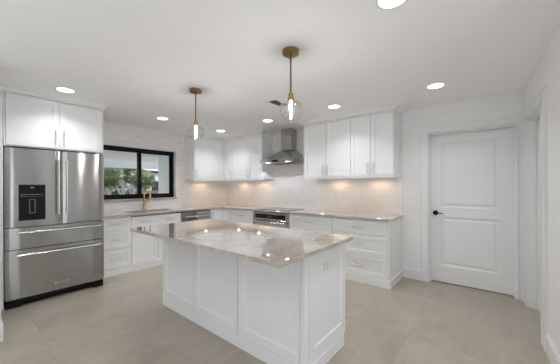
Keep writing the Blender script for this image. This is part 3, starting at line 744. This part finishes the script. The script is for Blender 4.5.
def make_puck(x, y, label):
    t = thing('puck_light', (x, y, UDB - .002), label, 'under-cabinet light', 'puck lights under the wall cabinets')
    z = UDB - .002
    MB().lathe((x, y, z), [(0, 0), (.034, 0), (.034, -.008), (.028, -.010), (0, -.010)], 24).build('housing', PLATE, t, smooth=True)
    MB().lathe((x, y, z), [(0, -.0115), (.026, -.0115), (.026, -.0102), (0, -.0102)], 24).build('lens', PLENS, t)
    l = bpy.data.lights.new('puck_glow', 'SPOT'); l.energy = PUCK_W * 10; l.spot_size = math.radians(172); l.spot_blend = .5; l.shadow_soft_size = .028; l.color = (1, .68, .42)
    o = bpy.data.objects.new('puck_glow', l); COL.objects.link(o); o.parent = t; o.location = (0, 0, -.016)
    return t
pk = [(-.19, -3.03, 'puck light under the left half of the long right wall cabinet'), (-.19, -3.72, 'puck light under the right half of the long right wall cabinet'),
      (-.19, -1.28, 'puck light under the wall cabinet doors next to the hood'), (-.19, -.66, 'puck light under the hood-wall cabinet close to the corner'),
      (-.72, -.19, 'puck light under the wall cabinet between window and corner')]
p = make_puck(*pk[0])
for x, y, lab in pk[1:]: copy_tree(p, (x, y, UDB - .002), lab)

# ceiling register
t = thing('ceiling_vent', (-1.49, -2.88, H), 'small louvred air vent in the ceiling behind the nearer pendant', 'vent')
m = MB(); vx, vy, a, b = -1.49, -2.88, .15, .075
m.box(vx - a, vx + a, vy - b, vy - b + .02, H - .006, H); m.box(vx - a, vx + a, vy + b - .02, vy + b, H - .006, H); m.box(vx - a, vx - a + .02, vy - b + .02, vy + b - .02, H - .006, H); m.box(vx + a - .02, vx + a, vy - b + .02, vy + b - .02, H - .006, H)
m.build('frame', TRIM, t)
MB().box(vx - a + .02, vx + a - .02, vy - b + .02, vy + b - .02, H - .002, H - .0005).build('backing', GREY, t)  # backing and louvres are grey, standing in for the shade inside the vent
for k in range(6):
    y = vy - b + .03 + k * .0175
    m = MB(); m.prism([(y + .008, H - .002), (y + .0095, H - .002), (y + .0015, H - .011), (y, H - .011)], vx - a + .02, vx + a - .02, 'x'); m.build('louvre', SLOTD, t)

# ------------------------------------------------------------------ outdoors beyond the kitchen window
STUCCO = simple('stucco_white', (.80, .81, .84), .9, bump=.3, bscale=40, var=.02)
GRASS = simple('lawn', (.09, .10, .06), .9, var=.3, vscale=3)
PATIO = simple('patio_concrete', (.45, .44, .42), .8, var=.06)
BARK = simple('pale_bark', (.36, .35, .34), .85, bump=.5, bscale=20, var=.15, vscale=8)
LEAF = simple('leaf_green', (.055, .10, .035), .6, var=.45, vscale=2.5)
LEAF2 = simple('leaf_light', (.11, .17, .06), .6, var=.4, vscale=2.5)
ROOFD = simple('dark_roof', (.05, .05, .055), .8, var=.1)
FENCE = simple('grey_fence', (.16, .16, .18), .8, var=.1)
struct(MB().box(-14, 14, .3, 30, -.25, -.12), 'ground', GRASS)
struct(MB().box(-6, 6, .3, 7.4, -.12, -.03), 'floor_patio', PATIO)
struct(MB().box(-6, 6, .16, 7.5, 2.45, 2.6), 'ceiling_patio', STUCCO)
struct(MB().box(-6, 6, 7.2, 7.45, 2.15, 2.45), 'trim_patio_beam', STUCCO)
struct(MB().box(.48, .62, .17, 4.4, -.03, 2.45), 'wall_patio', STUCCO)
t = thing('recessed_ceiling_light', (-1.3, 3.2, 2.45), 'round recessed light in the patio ceiling seen through the window', 'ceiling light')
MB().lathe((-1.3, 3.2, 2.45), [(.07, 0), (.09, 0), (.09, -.005), (.07, -.004)], 28, closed=True).build('trim_ring', TRIM, t)
MB().lathe((-1.3, 3.2, 2.45), [(0, -.003), (.07, -.003)], 28).build('lens', LENS, t)
def crownleaf(c, rx, ry, rz, n, size, m):
    for _ in range(n):
        while True:
            p = Vector((random.uniform(-1, 1), random.uniform(-1, 1), random.uniform(-1, 1)))
            if .25 < p.length < 1: break
        p = Vector((c[0] + p.x * rx, c[1] + p.y * ry, c[2] + p.z * rz))
        a = Vector((random.gauss(0, 1), random.gauss(0, 1), random.gauss(0, 1))).normalized(); b = a.orthogonal().normalized()
        s = size * random.uniform(.6, 1.3); l = s * 1.8
        m.face([p - a * l, p + b * s * .4, p + a * l, p - b * s * .4])
def tree(x, y, h, lean, cr, n, leaf, label):
    t = thing('garden_tree', (x, y, -.12), label, 'tree', 'trees beyond the patio')
    m = MB(); top = (x + lean, y, h); m.tube([(x, y, -.12), (x + lean * .4, y, h * .5), top], .1, 10, radii=[.13, .09, .05])
    m.tube([(x + lean * .4, y, h * .5), (x + lean * .4 + .5, y + .2, h * 1.0)], .05, 8, radii=[.06, .03]); m.tube([(x + lean * .2, y, h * .3), (x - .5, y + .2, h * .95)], .05, 8, radii=[.07, .03])
    m.build('trunk', BARK, t, smooth=True)
    m = MB(); crownleaf((x + lean, y, h), cr, cr, cr * .8, n, .09, m)
    m.build('foliage', leaf, t)
def treeat(u, dist_y, h, lean, cr, n, leaf, label):
    d = fw + r3 * ((u - 280) / 263.17); k = (dist_y + 5.0817) / d.y
    tree(-4.1674 + d.x * k, dist_y, h, lean, cr, n, leaf, label)
treeat(111, 9.2, 1.9, -.2, .72, 1100, LEAF2, 'leftmost pale-trunked tree seen through the left window pane')
treeat(121, 11.0, 2.3, .3, .85, 1200, LEAF, 'pale leaning tree in the middle of the left window pane')
treeat(133, 12.3, 2.0, .0, .60, 1000, LEAF, 'bushy tree at the right of the left window pane')
treeat(144, 9.0, 1.75, -.05, .60, 800, LEAF2, 'leafy tree seen through the right window pane')
m = MB()
for i in range(10): crownleaf((-4 + i * .75, 13.6, .9), .7, .4, 1.15, 420, .10, m)
m.solo('hedge', LEAF, 'dense green hedge behind the trees outside', 'hedge')
# neighbouring house
t = thing('neighbour_house', (5.5, 16, -.12), 'white neighbouring house with a dark window beyond the garden', 'building')
MB().box(3.4, 9.5, 15, 19, -.12, 2.35).build('wall', STUCCO, t)
MB().box(3.1, 9.8, 14.7, 19.3, 2.35, 2.55).build('roof', ROOFD, t)
w = MB().box(5.15, 6.2, 14.96, 15.0, 1.0, 1.75).build('window', FRAMEB, t)
MB().box(5.2, 6.15, 14.94, 14.96, 1.05, 1.7).build('pane', BGLASS, w)
t = MB().box(-8, 9, 14.2, 14.25, -.12, 1.05).solo('garden_fence', FENCE, 'grey fence at the back of the garden', 'fence')
